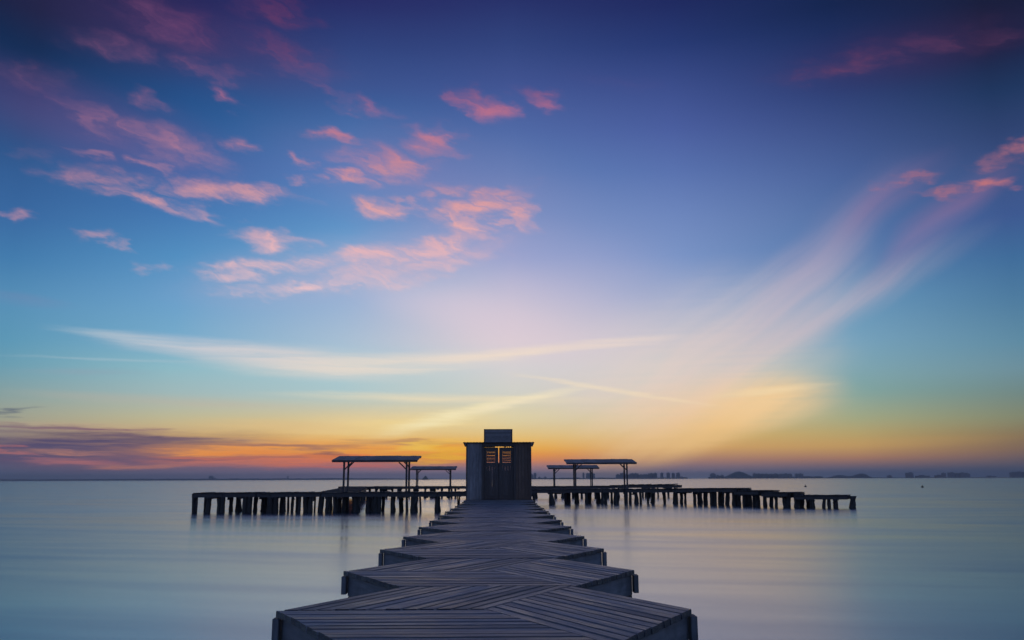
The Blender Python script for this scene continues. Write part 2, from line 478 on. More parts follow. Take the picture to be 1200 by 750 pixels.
# ------------------------------------------------------------------ piers
def add_pile(parent, px, wpx, Y, zt, scale_px, row=0.0):
    """one old timber pile; wpx is its width in photo pixels"""
    p = at_y(px, 575, Y)
    r = max(.06, wpx*Y/F/2*1.1)
    m = MB()
    lean = (random.gauss(0, .09), random.uniform(-.08, .08))
    if r > .28:            # a cluster of timbers grown together
        k = max(2, int(round(r/.16)))
        for i in range(k):
            ox = -r + (2*i+1)*r/k
            m.rings(pile_rings(p.x+ox, Y+random.uniform(-.12, .12), -1.0, zt-random.uniform(.0, .05), r/k*1.12, (random.uniform(-.05, .05), 0), .14, base=random.uniform(1.0, 1.3)))
    else:
        b = random.choice((1.0, 1.2, 1.5, 1.9))
        m.rings(pile_rings(p.x, Y, -1.0, zt-.02, r*.92, lean, .24, base=b))
        if random.random() < .45:      # bolted timber cheek near the head
            m.bar((p.x+random.choice((-1, 1))*r, Y-.05, zt-.5*random.uniform(.6, 1.2)), (p.x+random.choice((-1, 1))*r*.9, Y-.05, zt-.02), r*.8, .14)
    return m.build('pile', M_PILE, parent)

def pier_segment(pier, A, B, width, zA, zB, side=1, plank=.18):
    d = straight_deck('deck_segment', pier, A, B, width, zA, zB, M_PIERWOOD, plank, .07, .06, .012)
    Av = Vector((A[0], A[1], 0)); Bv = Vector((B[0], B[1], 0)); dd = (Bv-Av).normalized(); nn = Vector((-dd.y, dd.x, 0))
    bm = MB()
    for s in (-1, -.05, 1):
        o = nn*(s*(width/2-.12))
        bm.bar(Av+dd*.02+o+Vector((0, 0, zA-.20)), Bv-dd*.02+o+Vector((0, 0, zB-.20)), .14, .24)
    k = max(2, int((Bv-Av).length/2.4))
    for i in range(k):
        c = Av+(Bv-Av)*((i+.5)/k); z = zA+(zB-zA)*((i+.5)/k)
        bm.bar(c-nn*(width/2+.02)+Vector((0, 0, z-.37)), c+nn*(width/2+.02)+Vector((0, 0, z-.37)), .16, .11)
    bm.build('beam', M_PIERWOOD, d)
    return d

# near pier, left of the hut
YL = 60.0
pl = at_y(226, 577.5, YL); pr = Vector((WX-1.35, YL, 0))
zl = pl.z
pierL = empty('pier', (pl.x, YL, 0), 'old timber bathing pier on crowded stout piles, the near one left of the hut', 'pier', 'timber bathing piers')
LW = 2.4
cuts = [226, 300, 376, 455, 512]
xs = [at_y(c, 577, YL).x for c in cuts] + [pr.x]
for i in range(len(xs)-1):
    pier_segment(pierL, (xs[i]+.01, YL+LW/2), (xs[i+1]-.01, YL+LW/2), LW, zl+random.uniform(-.02, .02), zl+random.uniform(-.02, .02))
for zx, zw in [(42, 18), (66, 18), (128, 20), (158, 33), (240, 52), (307, 28), (358, 36), (425, 58), (485, 28), (545, 48), (600, 66), (670, 42), (708, 16), (740, 20), (772, 26), (792, 18), (835, 38), (870, 28), (898, 12), (945, 36), (985, 26), (1030, 20), (1068, 22), (1110, 24), (1185, 40)]:
    add_pile(pierL, 220+zx/6, zw/6, YL+random.choice((.2, .3, .6, 1.4, 2.1)), zl-.05, 6)
for zx, zw in [(68+24, 18), (107+10, 22), (150, 26), (225, 42), (330, 60), (375, 52), (418, 20), (487, 34), (540, 28), (580, 20), (640, 48), (672, 14), (795, 34), (938, 9), (953, 9)]:
    add_pile(pierL, 380+zx/6, zw/6, YL+random.choice((.2, .3, .6, 1.4, 2.0)), zl-.05, 6)

# far pier, left
YF = 106.0
fl = at_y(396, 570.2, YF); fz = fl.z
pierFL = empty('pier', (fl.x, YF, 0), 'farther timber pier left of the hut, seen low behind the near one', 'pier', 'timber bathing piers')
FW = 2.6
xe = WX-1.35
cutx = [fl.x, at_y(440, 570, YF).x, at_y(500, 570, YF).x, xe]
for i in range(3):
    pier_segment(pierFL, (cutx[i]+.01, YF+FW/2), (cutx[i+1]-.01, YF+FW/2), FW, fz, fz)
for zx, zw in [(110, 14), (160, 14), (210, 18), (260, 16), (320, 18), (365, 18), (405, 20), (425, 20), (440, 12), (480, 14), (520, 18), (535, 16), (600, 10), (635, 16), (652, 22), (710, 15), (750, 14), (765, 18), (780, 14), (825, 14), (878, 16), (895, 14), (920, 16)]:
    add_pile(pierFL, 380+zx/6, zw/6, YF+random.choice((.3, .5, 1.5, 2.2)), fz-.05, 6)
# slanting gangway between the two left piers
ga = at_y(378, 576, YL+LW+.02); gb = at_y(400, 571, YF-.06)
gang = empty('gangway', (ga.x, ga.y, 0), 'slanting timber gangway joining the near and far piers left of the hut', 'gangway')
dk = straight_deck('deck_segment', gang, (ga.x+1.2, YL+LW+.03), (gb.x+2.0, YF-.05), 2.6, zl+.02, fz-.01, M_PIERWOOD, .2, .07, .05, .01)
gbm = MB()
for s in (-1.1, 1.1): gbm.bar((ga.x+1.2+s, YL+LW+.1, zl-.18), (gb.x+2+s, YF-.1, fz-.2), .14, .24)
gbm.build('beam', M_PIERWOOD, dk)
for i in range(4):
    t = (i+.5)/4
    for s in (-.95, .95):
        x = ga.x+1.2+(gb.x+2-ga.x-1.2)*t+s; y = YL+LW+(YF-YL-LW)*t
        q = MB(); q.rings(pile_rings(x, y, -1.0, zl-.1, .16, (random.uniform(-.08, .08), 0), .15, base=1.3)); q.build('pile', M_PILE, gang)

# near pier, right: runs out obliquely and steps down at its end
def Ywl(px, py): return at_z(px, py, 0).y
segs = [(WX+1.35, None, 573.6, 75.5, 700, 573.0, 77.5), (None, 700, 573.0, 77.5, 790, 572.8, 77.0), (None, 790, 572.6, 77.0, 876, 571.9, 71.0),
        (None, 876.5, 575.0, 70.6, 906, 574.8, 67.8), (None, 906.5, 577.0, 67.6, 938, 576.9, 65.6), (None, 938.5, 580.3, 65.4, 1002, 580.2, 63.6)]
pierR = empty('pier', (WX+1.35, 75.5, 0), 'old timber pier right of the hut, its far end stepping down over leaning piles', 'pier', 'timber bathing piers')
RW = 2.2
prof = []
for x0, p0, ya, Ya, p1, yb, Yb in segs:
    a = Vector((x0, Ya, at_y(640, ya, Ya).z)) if p0 is None else at_y(p0, ya, Ya)
    b = at_y(p1, yb, Yb)
    pier_segment(pierR, (a.x, Ya+RW/2), (b.x, Yb+RW/2), RW, a.z, b.z)
    prof.append((a, b))
def right_pier_at(px):
    for a, b in prof:
        # image column of a point on the segment: search along it
        best = None
        for i in range(61):
            q = a+(b-a)*(i/60); r = ray(px, 575)
            e = abs(q.x/q.y - r.x/r.y)
            if best is None or e < best[0]: best = (e, q)
        if best[0] < .0016: return best[1]
    return prof[-1][1]
for off, sc_, lst in ((610, 6, [(92, 20), (210, 32), (330, 40), (395, 28), (460, 20), (487, 28), (545, 30), (575, 20), (600, 20), (640, 16), (672, 34), (740, 25), (770, 20), (808, 28), (840, 16), (900, 18), (932, 25), (1005, 22)]),
                      (780, 5.217, [(60, 28), (95, 18), (120, 15), (175, 18), (207, 30), (245, 26), (288, 36), (338, 34), (380, 28), (432, 44), (497, 46), (535, 18), (557, 26), (603, 20), (648, 20), (675, 18), (722, 26), (748, 26), (795, 28), (832, 32), (868, 26), (890, 24), (968, 18), (995, 20), (1035, 26), (1143, 36)])):
    for zx, zw in lst:
        px = off+zx/sc_
        q = right_pier_at(px)
        add_pile(pierR, px, zw/sc_, q.y+random.choice((.15, .2, .4, 1.2, 1.9)), q.z-.05, sc_)

# far pier, right
fr0 = at_y(640, 570.0, 100.0); fr1 = at_y(797, 568.3, 104.0)
pierFR = empty('pier', (WX+1.35, 100, 0), 'farther ragged timber pier right of the hut, behind the near one', 'pier', 'timber bathing piers')
mid = at_y(720, 569.3, 102.0)
pier_segment(pierFR, (WX+1.35, 100+1.3), (mid.x-.02, 102+1.3), 2.4, fr0.z, mid.z)
pier_segment(pierFR, (mid.x, 102+1.3), (fr1.x, 104+1.3), 2.4, mid.z+.06, fr1.z)
for zx, zw in [(110, 20), (250, 20), (300, 20), (370, 18), (395, 22), (430, 16), (460, 14), (525, 16), (590, 18), (615, 16), (690, 16), (735, 18), (860, 14), (880, 16), (905, 14), (925, 16), (940, 16), (965, 12), (1040, 14), (1085, 14), (1100, 10)]:
    px = 610+zx/6
    Yp = 100+4*(px-622)/175+random.choice((.3, .6, 1.5, 2.0))
    add_pile(pierFR, px, zw/6, Yp, at_y(px, 569.6, Yp).z-.05, 6)
lump = MB()   # loose timbers left lying on the outer end
for i in range(9):
    c = mid+(fr1-mid)*random.uniform(.15, .95)
    lump.bar(c+Vector((-.6, 1.0, .03+.02*i/9)), c+Vector((.7, 1.5, .10+.02*i/9)), .14, .1)
lump.build('loose_timber', M_PIERWOOD, pierFR)

# ------------------------------------------------------------------ pavilions
def pavilion(px0, px1, py_eave, Y, zdeck, label):
    a = at_y(px0, py_eave, Y); b = at_y(px1, py_eave, Y)
    W = b.x-a.x; D = 2.9; rise = .36
    g = empty('pavilion', ((a.x+b.x)/2, Y+D/2, zdeck), label, 'pavilion', 'open sun shelters on the piers')
    ze = a.z
    rf = MB(); n = 16                       # roof boards run from the low front eave to the high back edge
    for i in range(n):
        x0 = a.x+W*i/n+.004; x1 = a.x+W*(i+1)/n-.004
        dz = random.gauss(0, .006)
        rf.prism([(x0, Y, ze+dz), (x1, Y, ze+dz), (x1, Y, ze+.05+dz), (x0, Y, ze+.05+dz)],
                 [(x0, Y+D, ze+rise+dz), (x1, Y+D, ze+rise+dz), (x1, Y+D, ze+rise+.05+dz), (x0, Y+D, ze+rise+.05+dz)], 0, D, i*3.7, w=.6)
    roof = rf.build('roof', M_ROOF, g)
    fr = MB()
    for t in (.0, 1.0):
        y = Y+.05+(D-.1)*t; z = ze+rise*(.05+.9*t)/1.0
        fr.bar((a.x+.02, y, z-.065), (b.x-.02, y, z-.065), .05, .11)
    fr.build('fascia', M_POST, roof)
    fp, bp = .45, 2.15                      # front and back post rows
    ins = W*.135
    for x, s in ((a.x+ins, 1), (b.x-ins, -1)):
        for q in (fp, bp):
            zt = ze+rise*q/D-.14
            p = MB(); p.bar((x, Y+q, zdeck-.02), (x, Y+q, zt), .13, .13, ch=.01)
            p.bar((x, Y+q, zdeck), (x, Y+q, zdeck+.05), .22, .22)
            post = p.build('post', M_POST, g)
            c = MB()
            N = 4; prev = None
            for i in range(N+1):            # curved brace
                ang = i/N*PI/2
                pt = Vector((x+s*(.05+.50*(i/N)), Y+q, zt-.50+.47*(.8*i/N+.2*math.sin(ang))))
                if prev is not None: c.bar(prev, pt, .07, .08)
                prev = pt
            c.build('brace', M_POST, post)
        rb = MB(); rb.bar((x, Y+.1, ze+rise*.1/D-.085), (x, Y+D-.1, ze+rise*(D-.1)/D-.085), .09, .11)
        rb.build('rafter', M_POST, g)
    pu = MB()
    for q in (fp, bp):
        z = ze+rise*q/D-.085
        pu.bar((a.x+ins+.06, Y+q, z), (b.x-ins-.06, Y+q, z), .07, .1)
    pu.build('purlin', M_POST, g)
    return g
pavilion(388.5, 489.5, 540.0, YL+.15, zl, 'open pavilion with thin sloping roof on near pier, the large one left of hut')
pavilion(480.5, 534.5, 550.0, YF+.1, fz, 'small far pavilion beside the left wall of the hut, on the farther pier')
pavilion(663.5, 746.5, 542.8, 75.9, at_y(700, 573.1, 77).z, 'open pavilion with thin sloping roof on near pier, the large one right of hut')
pavilion(642.0, 702.5, 548.8, 100.5, fr0.z, 'far pavilion right of the hut, its roof half behind the larger pavilion')

# ------------------------------------------------------------------ buoys
def buoy(px, py, label, kind):
    p = at_z(px, py, 0); s = p.y/F
    g = empty('buoy', (p.x, p.y, 0), label, 'buoy', 'dark mooring buoys')
    m = MB(); rings = []
    for z, r in ((-.15, .12), (-.06, .25), (.06, .30), (.18, .27), (.28, .16), (.32, .06)):
        rings.append([(p.x+r*math.cos(2*PI*i/14), p.y+r*math.sin(2*PI*i/14), z) for i in range(14)])
    m.rings(rings); m.build('float', M_BUOY, g, smooth=True)
    m = MB(); m.bar((p.x, p.y, .28), (p.x+.03, p.y, .46), .06, .06)
    m.bar((p.x-.09, p.y, .47), (p.x+.13, p.y, .48), .08, .08)
    m.build('mast', M_BUOY, g)
buoy(944, 570.6, 'small dark buoy floating beyond the low end of the right pier', 0)
buoy(1081, 571.2, 'small dark buoy alone on open water at the far right', 1)

# ------------------------------------------------------------------ far shore
M_LAND = plain('far_land_scrub', (.06, .07, .05), .9, .3, .01)
M_BLOCK = plain('far_building_render', (.22, .21, .20), .9, .25, .02)
YB = 4200.0
def land(name, pts, Y, depth, label=None):
    """low land built as a ridge line (px, height in m) with real depth"""
    m = MB(); rows = []
    for k, (dy_, hh) in enumerate(((0, .25), (.25, .8), (.5, 1.0), (.8, .7), (1, .1))):
        row = []
        for px, h in pts:
            p = at_y(px, 561, Y+depth*dy_); row.append((p.x, Y+depth*dy_, max(.2, h*hh)))
        rows.append(row)
    rows = [[(x, y-3, -1) for x, y, z in rows[0]]]+rows+[[(x, y+3, -1) for x, y, z in rows[-1]]]
    for r0, r1 in zip(rows, rows[1:]):
        for i in range(len(pts)-1): m.poly([r0[i], r0[i+1], r1[i+1], r1[i]])
    return tag(m.build(name, M_LAND), kind='structure')
def ridge(x0, x1, step, f):
    n = int((x1-x0)/step); return [(x0+(x1-x0)*i/n, f(x0+(x1-x0)*i/n)) for i in range(n+1)]
rnd = random.Random(3)
land('shore', ridge(-260, 560, 8, lambda x: 13+rnd.uniform(-1.5, 1.5) if x < 420 else max(2, 13-(x-420)*.08+rnd.uniform(-1, 1))), 7000, 500)
land('shore', ridge(590, 806, 4, lambda x: 7+rnd.uniform(-2, 2)), YB+80, 300)
land('shore', ridge(830, 965, 4, lambda x: 9+rnd.uniform(-2, 2)), YB+80, 300)
land('hill', ridge(843, 892, 3, lambda x: 35*math.exp(-((x-866)/13)**2)+4), YB+420, 350)
land('hill', ridge(940, 1022, 3, lambda x: 17*math.exp(-((x-984)/11)**2)+25*math.exp(-((x-1010)/11)**2)*(1 if x < 1016 else .7)+1), YB+500, 350)
land('shore', ridge(1015, 1500, 6, lambda x: 3+rnd.uniform(-1, 1)), YB+500, 300)
land('islet', ridge(494, 503, .7, lambda x: 13*math.exp(-((x-498.5)/2.2)**2)+3), 3400, 30)

def tower(px, w, h, Y, label, group='hazy buildings along the far shore', steps=0, gable=False):
    """w, h in photo pixels"""
    s = Y/F; p = at_y(px, 561, Y); W = w*s; Hh = h*s; D = max(12, W*.5)
    m = MB(); m.box(p.x-W/2, p.x+W/2, Y, Y+D, 0, Hh)
    k = 0
    for i in range(int(Hh/5)):             # balcony slabs on the water side
        m.box(p.x-W*.42, p.x+W*.42, Y-1.4, Y-.01, 2.5+i*5, 3.6+i*5)
    if gable:
        m.prism([(p.x-W*.5, Y, Hh+.01), (p.x+W*.5, Y, Hh+.01), (p.x, Y, Hh+W*.22)], [(p.x-W*.5, Y+D, Hh+.01), (p.x+W*.5, Y+D, Hh+.01), (p.x, Y+D, Hh+W*.22)])
    else:
        q = rnd.uniform(-.2, .2)
        m.box(p.x+W*(q-.14), p.x+W*(q+.14), Y+2, Y+D-2, Hh+.01, Hh+3.2)
    o = m.build('building', M_BLOCK, origin=(p.x, Y, 0))
    return tag(o, label, 'building', group)
A_ = 'hazy blue '
tower(623.5, 3, 5.5, YB, A_+'far tower just showing past the right edge of the hut')
tower(627, 3, 7, YB, A_+'tall slim far tower just right of the hut, standing alone on the shore')
for px, w, h in ((632, 3, 2.4), (639, 3, 2.6)): tower(px, w, h, YB, A_+'tiny low far house on the shore under the left part of far pavilion')
tower(684, 2, 7, YB, A_+'slim far tower seen under the middle of the two right pavilions')
for px, w, h in ((689, 4, 6.5), (693, 4, 7.3), (696, 2.5, 6)): tower(px, w, h, YB, A_+'far block in the small cluster behind the right posts of the far pavilion')
x = 722.0
while x < 770:
    w = rnd.uniform(3, 6); tower(x+w/2, w*.97, rnd.uniform(4.8, 6.8), YB+rnd.uniform(0, 40), A_+'far apartment block in the long unbroken row behind the right pavilion'); x += w
for i, (px, w, h, t) in enumerate(((776, 3, 6.6, 'first'), (783.5, 3.6, 6.6, 'second'), (789.5, 3.2, 6.4, 'third'), (795, 4, 6.6, 'last'))):
    tower(px, w, h, YB, A_+'far block, %s of the four spaced ones ending the long row' % t)
tower(799, 2.4, 2.3, YB, A_+'small low far house at foot of the last spaced block')
tower(836, 6, 5.2, YB, A_+'far block with raised top, leftmost beside the domed hill', gable=True)
for px, w, h in ((842.5, 5, 3.6), (847, 3, 3.8)): tower(px, w, h, YB, A_+'low far block between the raised-top block and the domed hill')
x = 883.0
while x < 928:
    w = rnd.uniform(3.5, 6.5); tower(x+w/2, w*.97, rnd.uniform(4.6, 5.8), YB+rnd.uniform(0, 40), A_+'far block in the long even row right of the domed hill'); x += w
for px, w, h in ((934.5, 4, 5), (939.3, 4.6, 5.2)): tower(px, w, h, YB, A_+'far block of the pair right after the long even row')
tower(1043, 5, 2.8, YB+300, A_+'small low far building alone on the right horizon')
tower(1067, 8, 6, YB, A_+'squat square far block standing alone on the right horizon')
for px, w, h in ((1083, 14, 2.6),): tower(px, w, h, YB, A_+'long low far building right of the squat square block')
for px, w, h in ((1101, 8, 3), (1107, 4, 5.5), (1116, 7, 6), (1122.5, 4.5, 5), (1130, 8.5, 5.6), (1136, 3, 4.6)): tower(px, w, h, YB, A_+'far block in the short row near the right edge')
tower(1163, 10, 1.8, YB+300, A_+'very low far building between the short row and right frame edge')
for px, w, h in ((1189, 7, 6), (1196.5, 8, 6.4), (1206, 10, 6.2)): tower(px, w, h, YB, A_+'far block of the mass cut by the right frame edge')
tower(247, 5, 4.2, 6900, A_+'small far building with pitched roof on the left horizon', gable=True)
tower(250.5, 4, 2.6, 6900, A_+'lower far shed beside the pitched-roof building on left horizon')
tower(337, 1.5, 4, 6900, A_+'thin far tower alone on the left horizon')

# ------------------------------------------------------------------ sky
def make_sky():
    w = bpy.data.worlds.new('World'); sc.world = w; w.use_nodes = True
    nt = NT(w.node_tree); nt.n.clear()
    out = nt.new('ShaderNodeOutputWorld'); bg = nt.new('ShaderNodeBackground')
    g = nt.new('ShaderNodeTexCoord').outputs['Generated']
    sp = nt.new('ShaderNodeSeparateXYZ'); nt.put(sp.inputs[0], g)
    az = nt.math('MULTIPLY', nt.math('ARCTAN2', sp.outputs[0], sp.outputs[1]), 180/PI)
    el = nt.math('MULTIPLY', nt.math('ARCSINE', sp.outputs[2]), 180/PI)
    cb = nt.new('ShaderNodeCombineXYZ'); nt.put(cb.inputs[0], az); nt.put(cb.inputs[1], el)
    P0 = cb.outputs[0]
    # clear sky, lens vignette baked into its corner colours: elevation ramps at several bearings, blended round the horizon
    rows = [0, 50, 100, 150, 200, 250, 300, 350, 400, 430, 460, 490, 510, 525, 537, 550, 560]
    T = {
     0:   [(18,34,68),(22,46,86),(38,60,110),(45,78,130),(52,95,150),(58,106,162),(68,125,175),(88,145,185),(95,155,185),(112,162,180),(140,166,165),(165,166,146),(160,145,130),(130,115,120),(112,100,118),(92,100,130),(84,100,128)],
     200: [(35,40,92),(35,55,106),(38,78,134),(45,92,150),(58,106,168),(70,122,180),(85,145,195),(108,162,205),(122,175,206),(145,190,202),(165,190,190),(200,192,152),(218,180,120),(226,150,88),(194,124,104),(128,114,138),(108,112,142)],
     400: [(40,45,102),(48,66,124),(58,86,146),(60,108,168),(70,122,185),(90,142,197),(112,165,210),(155,180,215),(172,195,216),(172,205,215),(178,205,208),(226,206,155),(242,195,115),(254,166,66),(248,128,66),(156,130,148),(136,132,158)],
     600: [(40,50,106),(50,68,126),(66,85,147),(80,105,166),(95,125,182),(122,145,196),(150,162,207),(192,190,215),(220,208,215),(214,214,214),(215,215,204),(226,215,174),(240,205,130),(254,186,66),(255,150,58),(165,136,148),(142,140,164)],
     800: [(32,42,96),(40,58,116),(60,78,140),(75,95,160),(90,115,176),(110,135,190),(125,150,200),(160,173,206),(188,193,206),(192,204,205),(204,206,190),(218,198,146),(230,190,115),(228,175,105),(195,142,112),(136,120,138),(122,128,152)],
     1000:[(22,38,80),(33,50,100),(45,62,116),(62,82,138),(75,100,156),(85,115,167),(85,125,176),(104,152,190),(122,166,192),(130,170,182),(135,170,163),(170,175,135),(195,170,108),(205,160,95),(180,130,102),(98,100,124),(85,105,135)],
     1200:[(25,30,60),(28,35,70),(32,55,95),(48,68,114),(62,84,134),(62,90,146),(65,110,156),(80,126,162),(98,142,166),(112,147,160),(116,140,135),(136,140,110),(142,120,86),(135,108,86),(115,98,98),(70,80,100),(60,80,105)],
    }
    EL0, EL1 = -8.0, 90.0
    fel = nt.range(el, EL0, EL1, smooth=False)
    base = None
    cols = []
    for px in sorted(T):
        st = []
        for y, c in zip(rows, T[px]):
            a, e = azel(px, y)
            st.append(((e-EL0)/(EL1-EL0), lin(c)))
        c0 = T[px][0]
        st.append(((45-EL0)/(EL1-EL0), lin((c0[0]*.85+5, c0[1]*.85+5, c0[2]*.9+4))))
        st.append(((90-EL0)/(EL1-EL0), lin((50, 60, 108))))
        st.append((0.0, lin((70, 85, 110))))
        cols.append((azel(px, 450)[0], nt.ramp(fel, st)))
    base = cols[0][1]
    for (a0, _), (a1, c1) in zip(cols, cols[1:]):
        base = nt.mix(nt.range(az, a0, a1, smooth=False), base, c1)

    # the rest of the dome, out of view: low-sun dusk sky, brightened and tinted as fill for deck and hut
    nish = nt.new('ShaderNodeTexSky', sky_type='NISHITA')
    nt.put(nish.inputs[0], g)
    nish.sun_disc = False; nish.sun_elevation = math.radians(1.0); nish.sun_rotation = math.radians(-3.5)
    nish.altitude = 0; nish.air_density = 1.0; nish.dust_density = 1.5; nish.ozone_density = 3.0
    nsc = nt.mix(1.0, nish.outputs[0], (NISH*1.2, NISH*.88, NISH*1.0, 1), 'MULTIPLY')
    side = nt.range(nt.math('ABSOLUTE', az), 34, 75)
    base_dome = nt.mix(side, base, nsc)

    # warped coordinates give the clouds wind-torn outlines
    wn = nt.noise(nt.mapping(P0, rot=(0, 0, .12), scale=(.33, .8, 1)), 1.0, 4.0, .54, out=1)
    wv = nt.vmath('SUBTRACT', wn, (.5, .5, .5))
    wv = nt.vmath('MULTIPLY', wv, (7.0, 2.6, 0))
    P = nt.mapping(nt.vmath('ADD', P0, wv))
    wl = nt.noise(nt.mapping(P0, scale=(.16, 1.6, 1)), 1.0, 4.0, .6, out=1)
    wl = nt.vmath('MULTIPLY', nt.vmath('SUBTRACT', wl, (.5, .5, .5)), (3.0, .45, 0))
    PS = nt.mapping(nt.vmath('ADD', P0, wl))

    def blob_map(vec, cx, cy, rx, ry, ang):
        a0, e0 = azel(cx, cy); ca, sa = math.cos(math.radians(ang)), math.sin(math.radians(ang))
        a1, e1 = azel(cx+ca*10, cy+sa*10); a2, e2 = azel(cx-sa*10, cy+ca*10)
        ux, uy = (a1-a0)/10, (e1-e0)/10; k1 = math.hypot(ux, uy); k2 = math.hypot(a2-a0, e2-e0)/10
        return nt.mapping(vec, (a0, e0, 0), (0, 0, math.atan2(uy, ux)), (rx*k1, ry*k2, 1), 'TEXTURE')
    def blob(vec, cx, cy, rx, ry, ang, r0=1.35):
        mp = blob_map(vec, cx, cy, rx*r0, ry*r0, ang)
        gr = nt.new('ShaderNodeTexGradient', gradient_type='SPHERICAL')
        nt.put(gr.inputs[0], mp)
        return nt.range(gr.outputs[1], 0.0, 1.0)

    col = base_dome
    wq = nt.noise(nt.mapping(P0, scale=(.22, 2.4, 1)), 1.0, 4.0, .6, out=1)
    PL = nt.mapping(nt.vmath('ADD', P0, nt.vmath('MULTIPLY', nt.vmath('SUBTRACT', wq, (.5, .5, .5)), (9.0, .9, 0))))
    bands = nt.range(nt.noise(nt.mapping(PL, scale=(.07, 3.2, 1)), 1.0, 5.0, .65), .34, .60, .15, 1.25)
    # --- thin veils and streaks, each (x, y, half length, half width, tilt, strength, colour)
    grain_s = nt.range(nt.noise(nt.mapping(PS, rot=(0, 0, 0), scale=(.12, 2.6, 1)), 1.0, 5.0, .6), .25, .62, .45, 1.1)
    wf = nt.vmath('MULTIPLY', nt.vmath('SUBTRACT', nt.noise(nt.mapping(P0, scale=(.09, .09, 1)), 1.0, 2.0, .5, out=1), (.5, .5, .5)), (3.0, 1.6, 0))
    PF = nt.mapping(nt.vmath('ADD', P0, wf))
    fan = nt.range(nt.noise(nt.mapping(PF, rot=(0, 0, -.60), scale=(.05, .75, 1)), 1.0, 4.0, .55), .28, .70, .42, 1.1)
    fan2 = nt.math('ADD', nt.math('MULTIPLY', grain_s, .45), nt.math('MULTIPLY', fan, .55))
    VEIL = [  # broad soft veils
        (220,46,220,48,16,.2,(100,58,106),0),(140,160,190,46,20,.25,(128,84,138),0),(480,210,170,60,10,.16,(190,140,170),0),(1050,64,150,32,-8,.2,(84,50,90),0),
        (630,395,170,60,15,.45,(232,212,216),0),(560,375,120,26,14,.35,(228,208,220),0),(660,340,110,60,0,.25,(190,185,215),0),
        (800,455,150,55,-14,.7,(246,218,190),2),(830,480,120,34,-8,.95,(252,214,162),2),(860,474,110,28,-2,.6,(252,212,152),2),(820,500,110,24,-14,.5,(252,200,128),2),(790,514,120,26,-18,.75,(250,205,135),2),(870,474,80,24,8,.5,(250,214,164),1),
        (870,395,150,46,-40,.5,(230,206,204),1),(955,312,130,34,-46,.32,(180,162,190),1),(1040,236,70,20,-38,.28,(150,112,152),1),
        (985,362,140,20,-28,.45,(212,190,198),1),(1085,275,100,20,-44,.3,(165,130,168),1),(1130,232,60,14,-30,.25,(140,100,140),1),
        (760,410,130,50,-30,.4,(228,212,212),2),(870,415,170,44,-36,.16,(214,202,210),0),(430,310,180,34,-8,.32,(216,184,202),2),(490,492,150,16,-3,.5,(250,224,166),2),
    ]
    for x, y, rx, ry, an, st, c, f in VEIL:
        m = nt.math('MULTIPLY', blob(PF, x, y, rx, ry, an, 1.5), st)
        if f: m = nt.math('MULTIPLY', m, fan if f == 1 else fan2)
        col = nt.mix(m, col, lin(c))
    STREAK = [
        (150,396,90,6.5,7,0.45,(205,212,216)),(250,410,130,13.0,6,0.61,(222,214,216)),(350,424,120,19.5,4,0.66,(232,218,212)),(420,430,120,16.900000000000002,0,0.57,(238,224,208)),
        (500,424,120,11.700000000000001,-3,0.61,(244,226,208)),(610,413,120,7,-6,.7,(246,226,206)),(720,402,80,6,-6,.5,(240,220,208)),
        (150,422,130,2.5,2,.4,(180,200,210)),(90,436,90,5,1,.3,(150,165,180)),
        (520,467,180,6,1,.6,(250,230,190)),(460,500,110,12,-4,.65,(254,224,150)),(530,488,90,9,-14,.9,(255,240,190)),(610,470,80,6,-12,.7,(252,236,200)),
        (690,453,90,3.5,9,.6,(246,228,200)),(770,465,70,4,9,.55,(250,226,190)),
        (900,458,70,5,-6,.7,(250,222,175)),(905,470,50,8,-12,.5,(248,212,160)),
        (200,470,160,7,3,.3,(205,180,160)),(120,500,170,5,2,.35,(205,175,145)),(340,500,120,8,2,.5,(235,200,140)),
        (20,350,60,9,8,.3,(125,135,175)),
        (840,508,60,7,-8,.4,(240,195,130)),(1010,520,160,7,-2,.25,(215,170,100)),
    ]
    for x, y, rx, ry, an, st, c in STREAK:
        m = nt.math('MULTIPLY', nt.math('MULTIPLY', blob(PS, x, y, rx, ry, an), grain_s), st)
        col = nt.mix(m, col, lin(c))
    # --- low bank of stratus on the left and the burning gap beside the hut
    LOW = [
        (70,520,270,11,-1,.95,(92,80,110)),(50,537,270,15,0,.9,(88,82,116)),(190,540,170,9,-1,.6,(135,100,118)),(330,549,260,7,0,.45,(120,108,135)),
        (110,504,110,4,3,.75,(150,112,118)),(12,482,38,4,-3,.75,(96,106,122)),(20,503,60,4,2,.5,(140,115,125)),
        (18,528,22,4,4,.8,(226,130,112)),(85,530,50,2.5,1,.75,(215,145,115)),(80,541,60,5,2,.65,(190,118,118)),(170,546,70,3.5,0,.6,(212,135,112)),
        (285,529,110,6,0,.85,(248,162,78)),(250,541,90,5,1,.5,(228,130,100)),(340,540,90,6,2,.6,(246,140,80)),(400,528,90,4,1,.7,(252,176,72)),
        (310,523,110,2.6,1,.7,(178,128,105)),(385,532,34,3,6,.75,(160,108,92)),(400,545,120,5,2,.5,(225,115,95)),(440,519,60,2.4,-3,.5,(206,158,104)),
        (500,524,60,7,-6,.8,(255,196,70)),(520,535,48,9,-4,.85,(255,184,44)),(482,517,60,2.4,2,.6,(196,146,96)),(512,531,40,2.0,-3,.6,(214,130,60)),
        (300,518,60,2.5,3,.4,(215,170,120)),(190,513,90,2.5,2,.5,(150,115,118)),(540,522,30,3,-4,.5,(236,150,64)),
    ]
